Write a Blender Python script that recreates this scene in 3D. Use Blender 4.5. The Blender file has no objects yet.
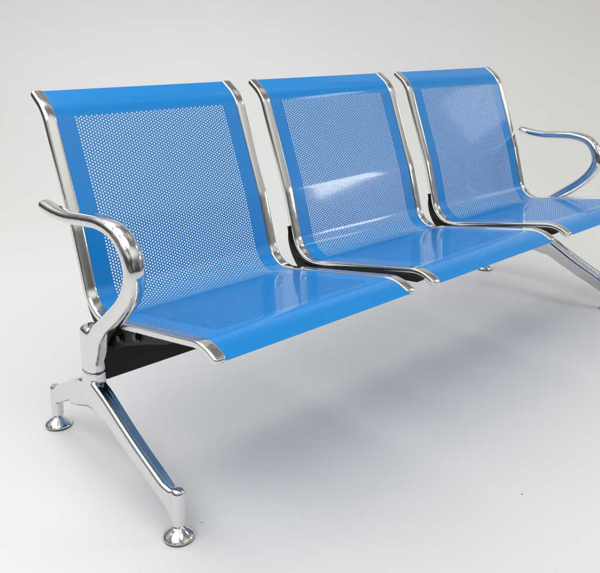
import bpy, bmesh, math
import numpy as np
from mathutils import Vector, Matrix

S = bpy.context.scene
COL = S.collection

# ------------------------------------------------------------------ camera
cam_d = bpy.data.cameras.new("camera")
cam = bpy.data.objects.new("camera", cam_d)
COL.objects.link(cam)
S.camera = cam
cam_d.sensor_fit = 'HORIZONTAL'
cam_d.sensor_width = 36.0
cam_d.lens = 742.28 * 36 / 600
cam_d.shift_x = -34.68 / 600
cam_d.shift_y = -56.92 / 600
cam_d.clip_start = 0.05
cam_d.clip_end = 200
YAW, PITCH, ROLL = 0.7812, 0.2967, 0.0390
_f = Vector((math.sin(YAW) * math.cos(PITCH), math.cos(YAW) * math.cos(PITCH), -math.sin(PITCH)))
_r = Vector((math.cos(YAW), -math.sin(YAW), 0))
_u = _r.cross(_f)
_r2 = math.cos(ROLL) * _r + math.sin(ROLL) * _u
_u2 = -math.sin(ROLL) * _r + math.cos(ROLL) * _u
cam.matrix_world = Matrix(((_r2.x, _u2.x, -_f.x, -0.6477), (_r2.y, _u2.y, -_f.y, -1.4847),
                           (_r2.z, _u2.z, -_f.z, 0.9721), (0, 0, 0, 1)))

# ------------------------------------------------------------------ studio light
W_ = bpy.data.worlds.new("World")
S.world = W_
W_.use_nodes = True
nt_w = W_.node_tree
bg = nt_w.nodes["Background"]
bg.inputs[1].default_value = 0.72
_tc = nt_w.nodes.new("ShaderNodeTexCoord")
_ns = nt_w.nodes.new("ShaderNodeTexNoise")          # made-up bright and dim patches around the set, added for reflections in the chrome
_ns.inputs["Scale"].default_value = 1.7
_ns.inputs["Detail"].default_value = 2
_cr = nt_w.nodes.new("ShaderNodeValToRGB")
_cr.color_ramp.elements[0].position = .40
_cr.color_ramp.elements[0].color = (.30, .298, .293, 1)
_cr.color_ramp.elements[1].position = .60
_cr.color_ramp.elements[1].color = (1.25, 1.24, 1.225, 1)
nt_w.links.new(_tc.outputs["Generated"], _ns.inputs["Vector"])
nt_w.links.new(_ns.outputs["Fac"], _cr.inputs["Fac"])
_sp = nt_w.nodes.new("ShaderNodeSeparateXYZ")       # the room is dim low down and lit higher up
_mr = nt_w.nodes.new("ShaderNodeMapRange")
_mr.interpolation_type = 'SMOOTHSTEP'
_mr.inputs["From Min"].default_value = .28
_mr.inputs["From Max"].default_value = .56
_mr.inputs["To Min"].default_value = .32
_mr.inputs["To Max"].default_value = 1.12
_mx = nt_w.nodes.new("ShaderNodeVectorMath")
_mx.operation = 'SCALE'
nt_w.links.new(_tc.outputs["Generated"], _sp.inputs[0])
nt_w.links.new(_sp.outputs["Z"], _mr.inputs["Value"])
nt_w.links.new(_cr.outputs["Color"], _mx.inputs[0])
nt_w.links.new(_mr.outputs["Result"], _mx.inputs["Scale"])
nt_w.links.new(_mx.outputs[0], bg.inputs[0])


def area(name, loc, target, sx, sy, watts, col=(1, 1, 1)):
    d = bpy.data.lights.new(name, 'AREA')
    d.shape = 'RECTANGLE'
    d.size = sx
    d.size_y = sy
    d.energy = watts
    d.color = col
    o = bpy.data.objects.new(name, d)
    COL.objects.link(o)
    o.location = loc
    o.rotation_euler = (Vector(target) - Vector(loc)).to_track_quat('-Z', 'Y').to_euler()
    return o


for _i in range(2):
    for _j in range(3):
        _o = area("overhead_lamp", (-1.55 + 1.7 * _i, -1.35 + 1.5 * _j, 3.0), (0.2 + .3 * _i, -.1 + .2 * _j, 0), 1.65, 1.65, 14.6, (.985, .992, 1))
        _o.data.shape = 'DISK'
area("front_softbox", (2.8, -2.0, 1.25), (0.75, -0.05, 0.52), 0.48, 0.30, 8.5, (1, .98, .95))
area("side_softbox", (4.1, -1.4, 1.68), (1.6, 0, 0.65), 0.6, 0.4, 1.9, (1, .98, .95))
area("upper_softbox", (2.9, -1.3, 2.45), (0.8, 0, 0.7), 0.5, 0.25, 2.6, (1, .98, .95))
S.view_settings.view_transform = 'Standard'
S.view_settings.look = 'None'
S.view_settings.gamma = 1
S.view_settings.exposure = 0.0
S.render.resolution_x = 1024
S.render.resolution_y = 978
S.render.resolution_percentage = 100


# ------------------------------------------------------------------ materials
def mat(name):
    m = bpy.data.materials.new(name)
    m.use_nodes = True
    nt = m.node_tree
    return m, nt, nt.nodes["Principled BSDF"]


def noise_bump(nt, b, scale, strength, dist=0.001):
    tc = nt.nodes.new("ShaderNodeTexCoord")
    n = nt.nodes.new("ShaderNodeTexNoise")
    n.inputs["Scale"].default_value = scale
    n.inputs["Detail"].default_value = 3
    bp = nt.nodes.new("ShaderNodeBump")
    bp.inputs["Strength"].default_value = strength
    bp.inputs["Distance"].default_value = dist
    nt.links.new(tc.outputs["Object"], n.inputs["Vector"])
    nt.links.new(n.outputs["Fac"], bp.inputs["Height"])
    nt.links.new(bp.outputs["Normal"], b.inputs["Normal"])
    return tc, n


def chrome(name, col, lo, hi):
    m, nt, b = mat(name)
    b.inputs["Base Color"].default_value = (*col, 1)
    b.inputs["Metallic"].default_value = 1
    tc, n = noise_bump(nt, b, 35, 0.05, 0.0006)
    n2 = nt.nodes.new("ShaderNodeTexNoise")
    n2.inputs["Scale"].default_value = 60
    n2.inputs["Detail"].default_value = 5
    mr = nt.nodes.new("ShaderNodeMapRange")
    mr.inputs["From Min"].default_value = .35
    mr.inputs["From Max"].default_value = .7
    mr.inputs["To Min"].default_value = lo
    mr.inputs["To Max"].default_value = hi
    nt.links.new(tc.outputs["Object"], n2.inputs["Vector"])
    nt.links.new(n2.outputs["Fac"], mr.inputs["Value"])
    nt.links.new(mr.outputs["Result"], b.inputs["Roughness"])
    return m


M_CHROME = chrome("polished_chrome", (.75, .75, .745), .04, .09)
M_RAIL = chrome("satin_chrome", (.74, .73, .71), .07, .13)

M_BLUE, nt, b = mat("blue_powder_coat")
b.inputs["Base Color"].default_value = (.003, .238, .65, 1)
b.inputs["Roughness"].default_value = .34
b.inputs["Coat Weight"].default_value = .65
b.inputs["Specular IOR Level"].default_value = .25
b.inputs["Coat Roughness"].default_value = .075
noise_bump(nt, b, 420, .09, .0005)

M_BLACK, nt, b = mat("black_paint")
b.inputs["Base Color"].default_value = (.004, .004, .0045, 1)
b.inputs["Roughness"].default_value = .5
b.inputs["Specular IOR Level"].default_value = .3
noise_bump(nt, b, 400, .1, .0004)

M_RUBBER, nt, b = mat("black_rubber")
b.inputs["Base Color"].default_value = (.012, .012, .012, 1)
b.inputs["Roughness"].default_value = .7

M_BOLT, nt, b = mat("dark_steel")
b.inputs["Base Color"].default_value = (.06, .06, .06, 1)
b.inputs["Metallic"].default_value = 1
b.inputs["Roughness"].default_value = .3


def floor_mat():
    m, nt, b = mat("white_studio_floor")
    b.inputs["Roughness"].default_value = .5
    tc = nt.nodes.new("ShaderNodeTexCoord")
    n = nt.nodes.new("ShaderNodeTexNoise")
    n.inputs["Scale"].default_value = 2.2
    n.inputs["Detail"].default_value = 6
    nt.links.new(tc.outputs["Object"], n.inputs["Vector"])
    mr = nt.nodes.new("ShaderNodeMapRange")
    mr.inputs["To Min"].default_value = .79
    mr.inputs["To Max"].default_value = .83
    nt.links.new(n.outputs["Fac"], mr.inputs["Value"])
    cmb = nt.nodes.new("ShaderNodeCombineColor")
    for i, k in enumerate((1.0, .988, .970)):
        ml = nt.nodes.new("ShaderNodeMath")
        ml.operation = 'MULTIPLY'
        ml.inputs[1].default_value = k
        nt.links.new(mr.outputs["Result"], ml.inputs[0])
        nt.links.new(ml.outputs["Value"], cmb.inputs[i])
    last = cmb.outputs["Color"]
    # three specks of dirt lying on the floor
    for (x, y), r in SPECKS:
        vd = nt.nodes.new("ShaderNodeVectorMath")
        vd.operation = 'DISTANCE'
        vd.inputs[1].default_value = (x, y, 0)
        nt.links.new(tc.outputs["Object"], vd.inputs[0])
        lt = nt.nodes.new("ShaderNodeMath")
        lt.operation = 'LESS_THAN'
        lt.inputs[1].default_value = r
        nt.links.new(vd.outputs["Value"], lt.inputs[0])
        mx = nt.nodes.new("ShaderNodeMix")
        mx.data_type = 'RGBA'
        nt.links.new(lt.outputs["Value"], mx.inputs["Factor"])
        nt.links.new(last, mx.inputs["A"])
        mx.inputs["B"].default_value = (.12, .12, .12, 1)
        last = mx.outputs["Result"]
    nt.links.new(last, b.inputs["Base Color"])
    return m


SPECKS = [((-0.085, -0.543), .0022), ((0.035, -0.463), .0016), ((0.585, -0.83), .0020)]
M_FLOOR = floor_mat()


# ------------------------------------------------------------------ helpers
def link(name, me, m, parent=None, smooth=True):
    o = bpy.data.objects.new(name, me)
    COL.objects.link(o)
    if m:
        me.materials.append(m)
    if smooth:
        me.polygons.foreach_set("use_smooth", [True] * len(me.polygons))
    if parent:
        o.parent = parent
    return o


def mesh_from(name, V, F):
    me = bpy.data.meshes.new(name)
    me.from_pydata([tuple(v) for v in V], [], [tuple(f) for f in F])
    me.update()
    return me


def catmull(P, n):
    P = np.array(P, float)
    Q = np.vstack([2 * P[0] - P[1], P, 2 * P[-1] - P[-2]])
    out = []
    for i in range(1, len(Q) - 2):
        p0, p1, p2, p3 = Q[i - 1:i + 3]
        for t in np.linspace(0, 1, n, endpoint=False):
            out.append(.5 * (2 * p1 + (p2 - p0) * t + (2 * p0 - 5 * p1 + 4 * p2 - p3) * t * t
                             + (3 * p1 - p0 - 3 * p2 + p3) * t ** 3))
    out.append(Q[-2])
    return np.array(out)


def superell(n, e):
    a = np.linspace(0, 2 * np.pi, n, endpoint=False) + np.pi / n
    c, s = np.cos(a), np.sin(a)
    return np.sign(c) * abs(c) ** (2 / e), np.sign(s) * abs(s) ** (2 / e)


def sweep(bm, pts, wx, th, e=4.0, n=28, round_ends=(False, False)):
    """rounded-rectangle section swept along pts (x,y,z); width axis stays near world X."""
    pts = np.array(pts, float)
    wx = np.broadcast_to(wx, len(pts)).astype(float).copy()
    th = np.broadcast_to(th, len(pts)).astype(float).copy()
    T = np.gradient(pts, axis=0)
    T /= np.linalg.norm(T, axis=1)[:, None]
    ca, sa = superell(n, e)
    rings = []

    def ring(p, t, w, h):
        X = np.array([1., 0, 0])
        X = X - t * (X @ t)
        X /= np.linalg.norm(X)
        N = np.cross(t, X)
        return [bm.verts.new(p + X * a * w / 2 + N * b_ * h / 2) for a, b_ in zip(ca, sa)]
    if round_ends[0]:
        L = th[0] * .55
        for k in np.linspace(0, 1, 7)[:-1]:
            g = math.sin(math.acos(1 - k)) if k > 0 else .12
            rings.append(ring(pts[0] - T[0] * L * (1 - k), T[0], wx[0] * g, th[0] * g))
    for p, t, w, h in zip(pts, T, wx, th):
        rings.append(ring(p, t, w, h))
    if round_ends[1]:
        L = th[-1] * .55
        for k in np.linspace(0, 1, 7)[1:]:
            g = max(.12, math.cos(math.asin(k)))
            rings.append(ring(pts[-1] + T[-1] * L * k, T[-1], wx[-1] * g, th[-1] * g))
    for A, B in zip(rings[:-1], rings[1:]):
        for i in range(n):
            j = (i + 1) % n
            bm.faces.new((A[i], A[j], B[j], B[i]))
    bm.faces.new(rings[0][::-1])
    bm.faces.new(rings[-1])


def lathe(bm, prof, c, n=48):
    """prof: list of (r, z), revolved about the vertical through c."""
    rings = []
    for r, z in prof:
        rings.append([bm.verts.new((c[0] + max(r, 1e-4) * math.cos(2 * math.pi * i / n),
                                    c[1] + max(r, 1e-4) * math.sin(2 * math.pi * i / n), c[2] + z)) for i in range(n)])
    for A, B in zip(rings[:-1], rings[1:]):
        for i in range(n):
            j = (i + 1) % n
            bm.faces.new((A[i], A[j], B[j], B[i]))
    bm.faces.new(rings[0][::-1])
    bm.faces.new(rings[-1])


def bm_mesh(bm, name):
    bmesh.ops.recalc_face_normals(bm, faces=bm.faces)
    me = bpy.data.meshes.new(name)
    bm.to_mesh(me)
    bm.free()
    return me


def fused(me, voxel, iters):
    """one casting out of overlapping solids: voxel union, then smoothed."""
    o = bpy.data.objects.new("tmp", me)
    COL.objects.link(o)
    r = o.modifiers.new("r", 'REMESH')
    r.mode = 'VOXEL'
    r.voxel_size = voxel
    s = o.modifiers.new("s", 'SMOOTH')
    s.factor = .5
    s.iterations = iters
    dg = bpy.context.evaluated_depsgraph_get()
    dg.update()
    out = bpy.data.meshes.new_from_object(o.evaluated_get(dg))
    bpy.data.objects.remove(o)
    return out


def bevel_mesh(bm, name, w, seg=3, ang=.5):
    es = [e for e in bm.edges if len(e.link_faces) == 2 and e.calc_face_angle(0) > ang]
    bmesh.ops.bevel(bm, geom=es, offset=w, segments=seg, profile=.5, affect='EDGES')
    return bm_mesh(bm, name)


# ------------------------------------------------------------------ the setting: a white studio sweep
def sweep_sheet():
    d = Vector((math.sin(YAW), math.cos(YAW), 0))
    t = Vector((math.cos(YAW), -math.sin(YAW), 0))
    D0, RAD = 1.70, 1.1          # distance of the bend from the origin along the view, and its radius
    fl = [(-2.6, 0), (D0, 0)]
    bd = [(D0, 0)]
    for k in range(1, 33):
        a = k / 32 * math.pi / 2
        bd.append((D0 + RAD * math.sin(a), RAD * (1 - math.cos(a))))
    bd.append((D0 + RAD, 3.0))
    for nm, pr in (("floor", fl), ("backdrop", bd)):
        V, F = [], []
        for s, z in pr:
            for w in (-2.9, 3.4):
                v = d * s + t * w
                V.append((v.x, v.y, z))
        for i in range(len(pr) - 1):
            F.append((2 * i, 2 * i + 1, 2 * i + 3, 2 * i + 2))
        o = link(nm, mesh_from(nm, V, F), M_FLOOR)
        o["kind"] = "structure"


sweep_sheet()

# ------------------------------------------------------------------ bench
P, SW, RW, XL = .58, .5188, .0256, .0197       # seat pitch, seat width, rail width, leg plane offset
XR = 2 * P + SW + XL

bench = bpy.data.objects.new("airport_bench", None)
COL.objects.link(bench)
bench.location = (0, 0, 0)
bench["label"] = "three-seat bench of perforated blue steel with chrome armrests and legs on white floor"
bench["category"] = "bench"


# side profile of the seat (y, z), corners rounded with the radius given
PROF = [(.0950, .7705, 0), (.0440, .7400, .095), (-.0600, .5010, .200), (-.1180, .3260, .066),
        (-.5180, .4150, .090), (-.5655, .3940, 0)]


def fillet(P_, step=.0006):
    pts = []
    for i, (y, z, r) in enumerate(P_):
        c = np.array([y, z])
        if r == 0:
            pts.append(c)
            continue
        a = np.array(P_[i - 1][:2]) - c
        b_ = np.array(P_[i + 1][:2]) - c
        a /= np.linalg.norm(a)
        b_ /= np.linalg.norm(b_)
        th = math.acos(a @ b_)
        tl = r / math.tan(th / 2)
        ctr = c + (a + b_) / np.linalg.norm(a + b_) * r / math.sin(th / 2)
        p0, p1 = c + a * tl - ctr, c + b_ * tl - ctr
        tot = math.pi - th
        n = max(6, int(r * tot / step))
        sg = np.sign(p0[0] * p1[1] - p0[1] * p1[0])
        for k in range(n + 1):
            an = sg * tot * k / n
            pts.append(ctr + np.array([p0[0] * math.cos(an) - p0[1] * math.sin(an),
                                       p0[0] * math.sin(an) + p0[1] * math.cos(an)]))
    pts = np.array(pts)
    seg = np.linalg.norm(np.diff(pts, axis=0), axis=1)
    s = np.concatenate([[0], np.cumsum(seg)])
    su = np.arange(0, s[-1], step)
    su = np.append(su, s[-1])
    return su, np.interp(su, s, pts[:, 0]), np.interp(su, s, pts[:, 1])


PS, PY, PZ = fillet(PROF)
_ty, _tz = np.gradient(PY, PS), np.gradient(PZ, PS)
_k = np.ones(5) / 5
_ty = np.convolve(np.pad(_ty, 2, 'edge'), _k, 'valid')
_tz = np.convolve(np.pad(_tz, 2, 'edge'), _k, 'valid')
_l = np.hypot(_ty, _tz)
# travelling down the back and forward along the seat: the sitter's side is to the right of travel
NY, NZ = _tz / _l, -_ty / _l


def surf(s, off):
    ny, nz = np.interp(s, PS, NY), np.interp(s, PS, NZ)
    return np.interp(s, PS, PY) + ny * off, np.interp(s, PS, PZ) + nz * off, ny, nz


def s_at_back(z):
    i = np.argmax(PZ < z)
    return PS[i]


def s_at_seat(y):
    i = np.argmax(PY < y)
    return PS[i]


# perforated sheet: staggered rows of round holes really cut through the metal
HOLE_R, CW, HP = .00213, .00606, .0070
INSET = .0650
X0, X1 = RW - .004, SW - RW + .004
NC = int(round((SW - 2 * INSET) / CW))
CW = (SW - 2 * INSET) / NC
SH0, SH1 = s_at_back(.7215), s_at_seat(-.4780)
NR = int(round((SH1 - SH0) / HP))
HP = (SH1 - SH0) / NR
S_SPLIT = int(round((s_at_seat(-.135) - SH0) / HP))     # hole row where back and seat part company


def sheet(first, last, top_margin, front_margin):
    """rows first..last of the hole field plus solid margins; returns vertices (u, s), faces, walls."""
    key = {}
    V = []
    F = []
    WALL = []

    def v(u, s):
        k = (round(u * 1e6), round(s * 1e6))
        if k not in key:
            key[k] = len(V)
            V.append((u, s))
        return key[k]
    h = HP / 2
    sg = lambda j: SH0 + j * h                 # half-pitch stations
    ends = [[], []]
    for c in range(NC):
        ua = INSET + c * CW
        ub = ua + CW
        um = (ua + ub) / 2
        o = c % 2
        j0, j1 = 2 * first, 2 * last
        # odd columns are shifted half a pitch towards the front
        a = j0 + o
        b_ = j1 + o
        if front_margin and o:
            b_ -= 2
        for j in range(a, b_, 2):
            s0, sm, s1 = sg(j), sg(j + 1), sg(j + 2)
            per = [v(ub, sm), v(ub, s1), v(um, s1), v(ua, s1), v(ua, sm), v(ua, s0), v(um, s0), v(ub, s0)]
            hole = []
            for k in range(8):
                an = k * math.pi / 4
                hole.append(v(um + HOLE_R * math.cos(an), sm + HOLE_R * math.sin(an)))
            for k in range(8):
                q = (k + 1) % 8
                F.append((per[k], per[q], hole[q], hole[k]))
            WALL.append((um, sm, hole))
        if top_margin and o:       # the half cell left over at the top of a shifted column
            F.append((v(ub, sg(j0)), v(ub, sg(j0 + 1)), v(um, sg(j0 + 1)), v(um, sg(j0))))
            F.append((v(um, sg(j0)), v(um, sg(j0 + 1)), v(ua, sg(j0 + 1)), v(ua, sg(j0))))
        if front_margin and o:
            F.append((v(ub, sg(j1 - 1)), v(ub, sg(j1)), v(um, sg(j1)), v(um, sg(j1 - 1))))
            F.append((v(um, sg(j1 - 1)), v(um, sg(j1)), v(ua, sg(j1)), v(ua, sg(j1 - 1))))
        ends[0] += [ua, um]
    ends[0].append(INSET + NC * CW)
    us_mid = ends[0]
    left = list(np.linspace(X0, INSET, 6)[:-1])
    right = list(np.linspace(INSET + NC * CW, X1, 6)[1:])
    st = [sg(j) for j in range(2 * first, 2 * last + 1)]
    for side in (left + [INSET], [INSET + NC * CW] + right):
        for ua, ub in zip(side[:-1], side[1:]):
            for s0, s1 in zip(st[:-1], st[1:]):
                F.append((v(ub, s0), v(ub, s1), v(ua, s1), v(ua, s0)))
    us = left + us_mid + right
    for flag, sa, sb in ((top_margin, 0.0, SH0), (front_margin, SH1, PS[-1])):
        if flag:
            ss = np.linspace(sa, sb, max(4, int((sb - sa) / .0022)))
            ss[0], ss[-1] = sa, sb
            for s0, s1 in zip(ss[:-1], ss[1:]):
                for ua, ub in zip(us[:-1], us[1:]):
                    F.append((v(ub, s0), v(ub, s1), v(ua, s1), v(ua, s0)))
    return np.array(V), F, WALL


T_SHEET, SUNK = .0008, .0030       # sheet thickness; how far the sheet lies below the rail tops


def sheet_mesh(name, first, last, top_margin, front_margin):
    V, F, WALL = sheet(first, last, top_margin, front_margin)
    n = len(V)
    yt, zt, ny, nz = surf(V[:, 1], -SUNK)
    yb, zb, _, _ = surf(V[:, 1], -SUNK - T_SHEET)
    top = np.stack([V[:, 0], yt, zt], 1)
    bot = np.stack([V[:, 0], yb, zb], 1)
    nrm = np.stack([0 * ny, ny, nz], 1)
    verts = [top, bot]
    norms = [nrm, -nrm]
    faces = [tuple(f[::-1]) for f in F] + [tuple(n + i for i in f) for f in F]
    base = 2 * n
    for um, sm, hole in WALL:
        hole = np.array(hole)
        a, b_ = top[hole], bot[hole]
        c = (a.mean(0) + b_.mean(0)) / 2
        nn = c - (a + b_) / 2
        nn /= np.linalg.norm(nn, axis=1)[:, None]
        verts += [a, b_]
        norms += [nn, nn]
        for k in range(8):
            q = (k + 1) % 8
            faces.append((base + 8 + k, base + 8 + q, base + q, base + k))
        base += 16
    # visible cut edges along the top of the back and along the front lip
    edge_s = ([0.0] if top_margin else []) + ([PS[-1]] if front_margin else [])
    for es in edge_s:
        idx = np.where(abs(V[:, 1] - es) < 1e-7)[0]
        idx = idx[np.argsort(V[idx, 0])]
        a, b_ = top[idx], bot[idx]
        tt = np.array([0, np.interp(es, PS, _ty / _l), np.interp(es, PS, _tz / _l)]) * (-1 if es == 0 else 1)
        verts += [a, b_]
        norms += [np.tile(tt, (len(idx), 1))] * 2
        m_ = len(idx)
        for k in range(m_ - 1):
            f = (base + k, base + k + 1, base + m_ + k + 1, base + m_ + k)
            faces.append(f if es == 0 else f[::-1])
        base += 2 * m_
    verts = np.concatenate(verts)
    norms = np.concatenate(norms)
    me = mesh_from(name, verts, faces)
    me.materials.append(M_BLUE)
    me.polygons.foreach_set("use_smooth", [True] * len(me.polygons))
    me.normals_split_custom_set_from_vertices([tuple(x) for x in norms])
    return me


me_back = sheet_mesh("backrest", 0, S_SPLIT, True, False)
me_pan = sheet_mesh("seat", S_SPLIT, NR, False, True)


def rail_mesh():
    """chrome side rail: oval-cornered tube following the seat profile from top curl to front tip."""
    bm = bmesh.new()
    i0 = np.arange(.003, PS[-1] - .007, .003)
    d = .0075
    y, z, _, _ = surf(i0, -d)
    pts = np.stack([0 * y, y, z], 1)
    sweep(bm, pts, RW, .015, e=5.0, n=28, round_ends=(True, True))
    return bm_mesh(bm, "side_rail")


me_rail = rail_mesh()
me_rail.materials.append(M_RAIL)
me_rail.polygons.foreach_set("use_smooth", [True] * len(me_rail.polygons))

for i in range(3):
    seat = bpy.data.objects.new("seat", me_pan)
    COL.objects.link(seat)
    seat.location = (i * P, 0, 0)
    seat.parent = bench
    bk = bpy.data.objects.new("backrest", me_back)
    COL.objects.link(bk)
    bk.parent = seat
    for x in (RW / 2, SW - RW / 2):
        r = bpy.data.objects.new("side_rail", me_rail)
        COL.objects.link(r)
        r.location = (x, 0, 0)
        r.parent = seat


# black beam under the seats
def beam():
    bm = bmesh.new()
    bmesh.ops.create_cube(bm, size=1)
    for v in bm.verts:
        v.co = Vector(((v.co.x + .5) * (2 * P + SW + .01) - .005, -.160 + v.co.y * .042, .243 + v.co.z * .078))
    return link("beam", bevel_mesh(bm, "beam", .005), M_BLACK, bench)


beam()


# black curved brackets that carry the seats on the beam
def bracket(xc, w, front=-.535):
    so = np.linspace(s_at_back(.412), s_at_seat(front), 60)
    y, z, _, _ = surf(so, -.0135)
    inner = list(zip(y, z))
    outer = catmull([(-.0815, .408), (-.0815, .375), (-.0920, .345), (-.112, .318), (-.138, .296), (-.150, .284),
                     (-.205, .283), (-.240, .300), (-.330, .338), (-.440 if front < -.45 else -.40, .371 if front < -.45 else .364), (front + .015, np.interp(-front, -PY[700:], PZ[700:]) - .022)], 6)
    poly = inner + [tuple(p) for p in outer[::-1]]
    bm = bmesh.new()
    A = [bm.verts.new((xc - w / 2, a, b_)) for a, b_ in poly]
    B = [bm.verts.new((xc + w / 2, a, b_)) for a, b_ in poly]
    n = len(poly)
    # side faces as strips between the two edges (the outline is concave)
    m1, m2 = len(inner), len(outer)
    for L in (A, B):
        ii, oo = L[:m1], L[m1:][::-1]
        i = j = 0
        while i < m1 - 1 or j < m2 - 1:
            if j == m2 - 1 or (i < m1 - 1 and i / (m1 - 1) <= j / (m2 - 1)):
                bm.faces.new((ii[i], ii[i + 1], oo[j]))
                i += 1
            else:
                bm.faces.new((ii[i], oo[j + 1], oo[j]))
                j += 1
    for k in range(n):
        q = (k + 1) % n
        bm.faces.new((A[k], A[q], B[q], B[k]))
    o = link("seat_bracket", bm_mesh(bm, "seat_bracket"), M_BLACK, bench, smooth=False)
    # hexagon bolt with washer through the bracket
    for (yy, zz) in ((-.235, .318), (-.300, .343)):
        bb = bmesh.new()
        for r, dz, n_, x0 in ((.0105, .0022, 32, 0), (.0075, .0065, 6, .0022)):
            M = Matrix.Translation((xc - w / 2 - x0 - dz / 2, yy, zz)) @ Matrix.Rotation(math.pi / 2, 4, 'Y')
            bmesh.ops.create_cone(bb, cap_ends=True, segments=n_, radius1=r, radius2=r, depth=dz, matrix=M)
        link("bolt", bm_mesh(bb, "bolt"), M_BOLT, o, smooth=False)


bracket(RW / 2 + .003, .020, -.43)
bracket(P + .004, .022)
bracket(2 * P + .004, .022)
bracket(2 * P + SW - RW / 2 - .003, .020, -.43)

# chrome armrests and legs ------------------------------------------------------
ARM = [  # y, z, outward offset, width, thickness
    (-.040, .5560, .044, .030, .025), (-.085, .5520, .042, .031, .025), (-.140, .5530, .038, .033, .025),
    (-.200, .5615, .033, .036, .026), (-.258, .5670, .029, .038, .028), (-.309, .5590, .027, .039, .030),
    (-.341, .5300, .025, .040, .032), (-.351, .4920, .024, .040, .033), (-.338, .4540, .023, .041, .035),
    (-.307, .4160, .022, .041, .035), (-.265, .3790, .021, .040, .036), (-.222, .3440, .020, .038, .037),
    (-.187, .3080, .0195, .040, .045), (-.169, .2700, .0195, .041, .050), (-.158, .2370, .0195, .036, .044)]


def armrest(sgn):
    x0 = 0.0 if sgn < 0 else 2 * P + SW
    q = catmull(ARM, 10)
    bm = bmesh.new()
    pts = np.stack([x0 + sgn * q[:, 2], q[:, 0], q[:, 1]], 1)
    sweep(bm, pts, q[:, 3], q[:, 4], e=2.5, n=48, round_ends=(True, False))
    # upper half of the post
    pz = np.concatenate([np.linspace(.2275, .3090, 10), np.linspace(.3110, .3250, 8)])
    pts = np.stack([0 * pz + x0 + sgn * XL, 0 * pz - .158, pz], 1)
    k_ = np.interp(pz, [.2275, .3095, .3165, .3210, .3235], [1, 1, .95, .82, .62])
    sweep(bm, pts, np.linspace(.0405, .042, 18) * k_, np.linspace(.055, .059, 18) * k_, e=2.7, n=48)
    me = fused(bm_mesh(bm, "armrest"), .0014, 26)
    return link("armrest", me, M_CHROME, bench)


FEET = ((-.4677, 'front'), (.0423, 'rear'))


def leg_frame(sgn):
    x = -XL if sgn < 0 else XR
    bm = bmesh.new()
    # lower half of the post
    pz = np.linspace(.150, .2262, 10)
    sweep(bm, np.stack([0 * pz + x, 0 * pz - .158, pz], 1), .041, np.linspace(.060, .0555, 10), e=2.7, n=48)
    # front and rear branch; the front one carries a raised bead along its upper outer edge
    fr = catmull([(-.130, .180, .060), (-.185, .174, .061), (-.235, .155, .057), (-.290, .131, .053), (-.350, .108, .049),
                  (-.410, .087, .046), (-.450, .067, .040), (-.4655, .044, .027)], 8)
    n_ = len(fr)
    sweep(bm, np.stack([0 * fr[:, 0] + x, fr[:, 0], fr[:, 1]], 1), np.linspace(.035, .027, n_), fr[:, 2], e=3.4, n=40)
    bd = catmull([(-.178, .2000), (-.235, .1795), (-.290, .1545), (-.350, .1295), (-.410, .1075), (-.446, .0940), (-.466, .0840)], 8)
    sweep(bm, np.stack([0 * bd[:, 0] + x + sgn * np.interp(np.arange(len(bd)), [0, len(bd) - 12, len(bd) - 1], [.0130, .0125, .0010]), bd[:, 0], bd[:, 1] + .0030], 1), .0165, .0165, e=2.0, n=24)
    re = catmull([(-.190, .168, .056), (-.135, .168, .056), (-.085, .150, .051), (-.030, .121, .045), (.010, .098, .042),
                  (.0400, .079, .037)], 8)
    sweep(bm, np.stack([0 * re[:, 0] + x, re[:, 0], re[:, 1]], 1), np.linspace(.035, .026, len(re)), re[:, 2], e=3.2, n=40)
    # web that rounds the fork under the post
    wb = catmull([(-.250, .146, .030), (-.200, .152, .046), (-.145, .156, .05), (-.095, .140, .05), (-.055, .122, .045)], 8)
    sweep(bm, np.stack([0 * wb[:, 0] + x, wb[:, 0], wb[:, 1]], 1), .033, wb[:, 2], e=2.6, n=36)
    for y, _ in FEET:
        lathe(bm, [(.0128, .028), (.0138, .031), (.0140, .094), (.0132, .100), (.010, .1045), (.005, .1065)], (x, y, 0))
    me = fused(bm_mesh(bm, "leg_frame"), .0013, 22)
    o = link("leg_frame", me, M_CHROME, bench)
    for y, _ in FEET:
        b2 = bmesh.new()
        lathe(b2, [(.0300, .0035), (.0305, .0050), (.0300, .0066), (.0265, .0100), (.0180, .0165), (.0125, .0205),
                   (.0105, .0225), (.0078, .0235), (.0075, .0300)], (x, y, 0), 64)
        f = link("foot_pad", bm_mesh(b2, "foot_pad"), M_RAIL, o)
        b3 = bmesh.new()
        lathe(b3, [(.0268, .0003), (.0290, .0008), (.0290, .0036), (.026, .0040)], (x, y, 0), 64)
        f2 = link("rubber_foot", bm_mesh(b3, "rubber_foot"), M_RUBBER, o)
    return o


for sgn in (-1, 1):
    armrest(sgn)
    leg_frame(sgn)
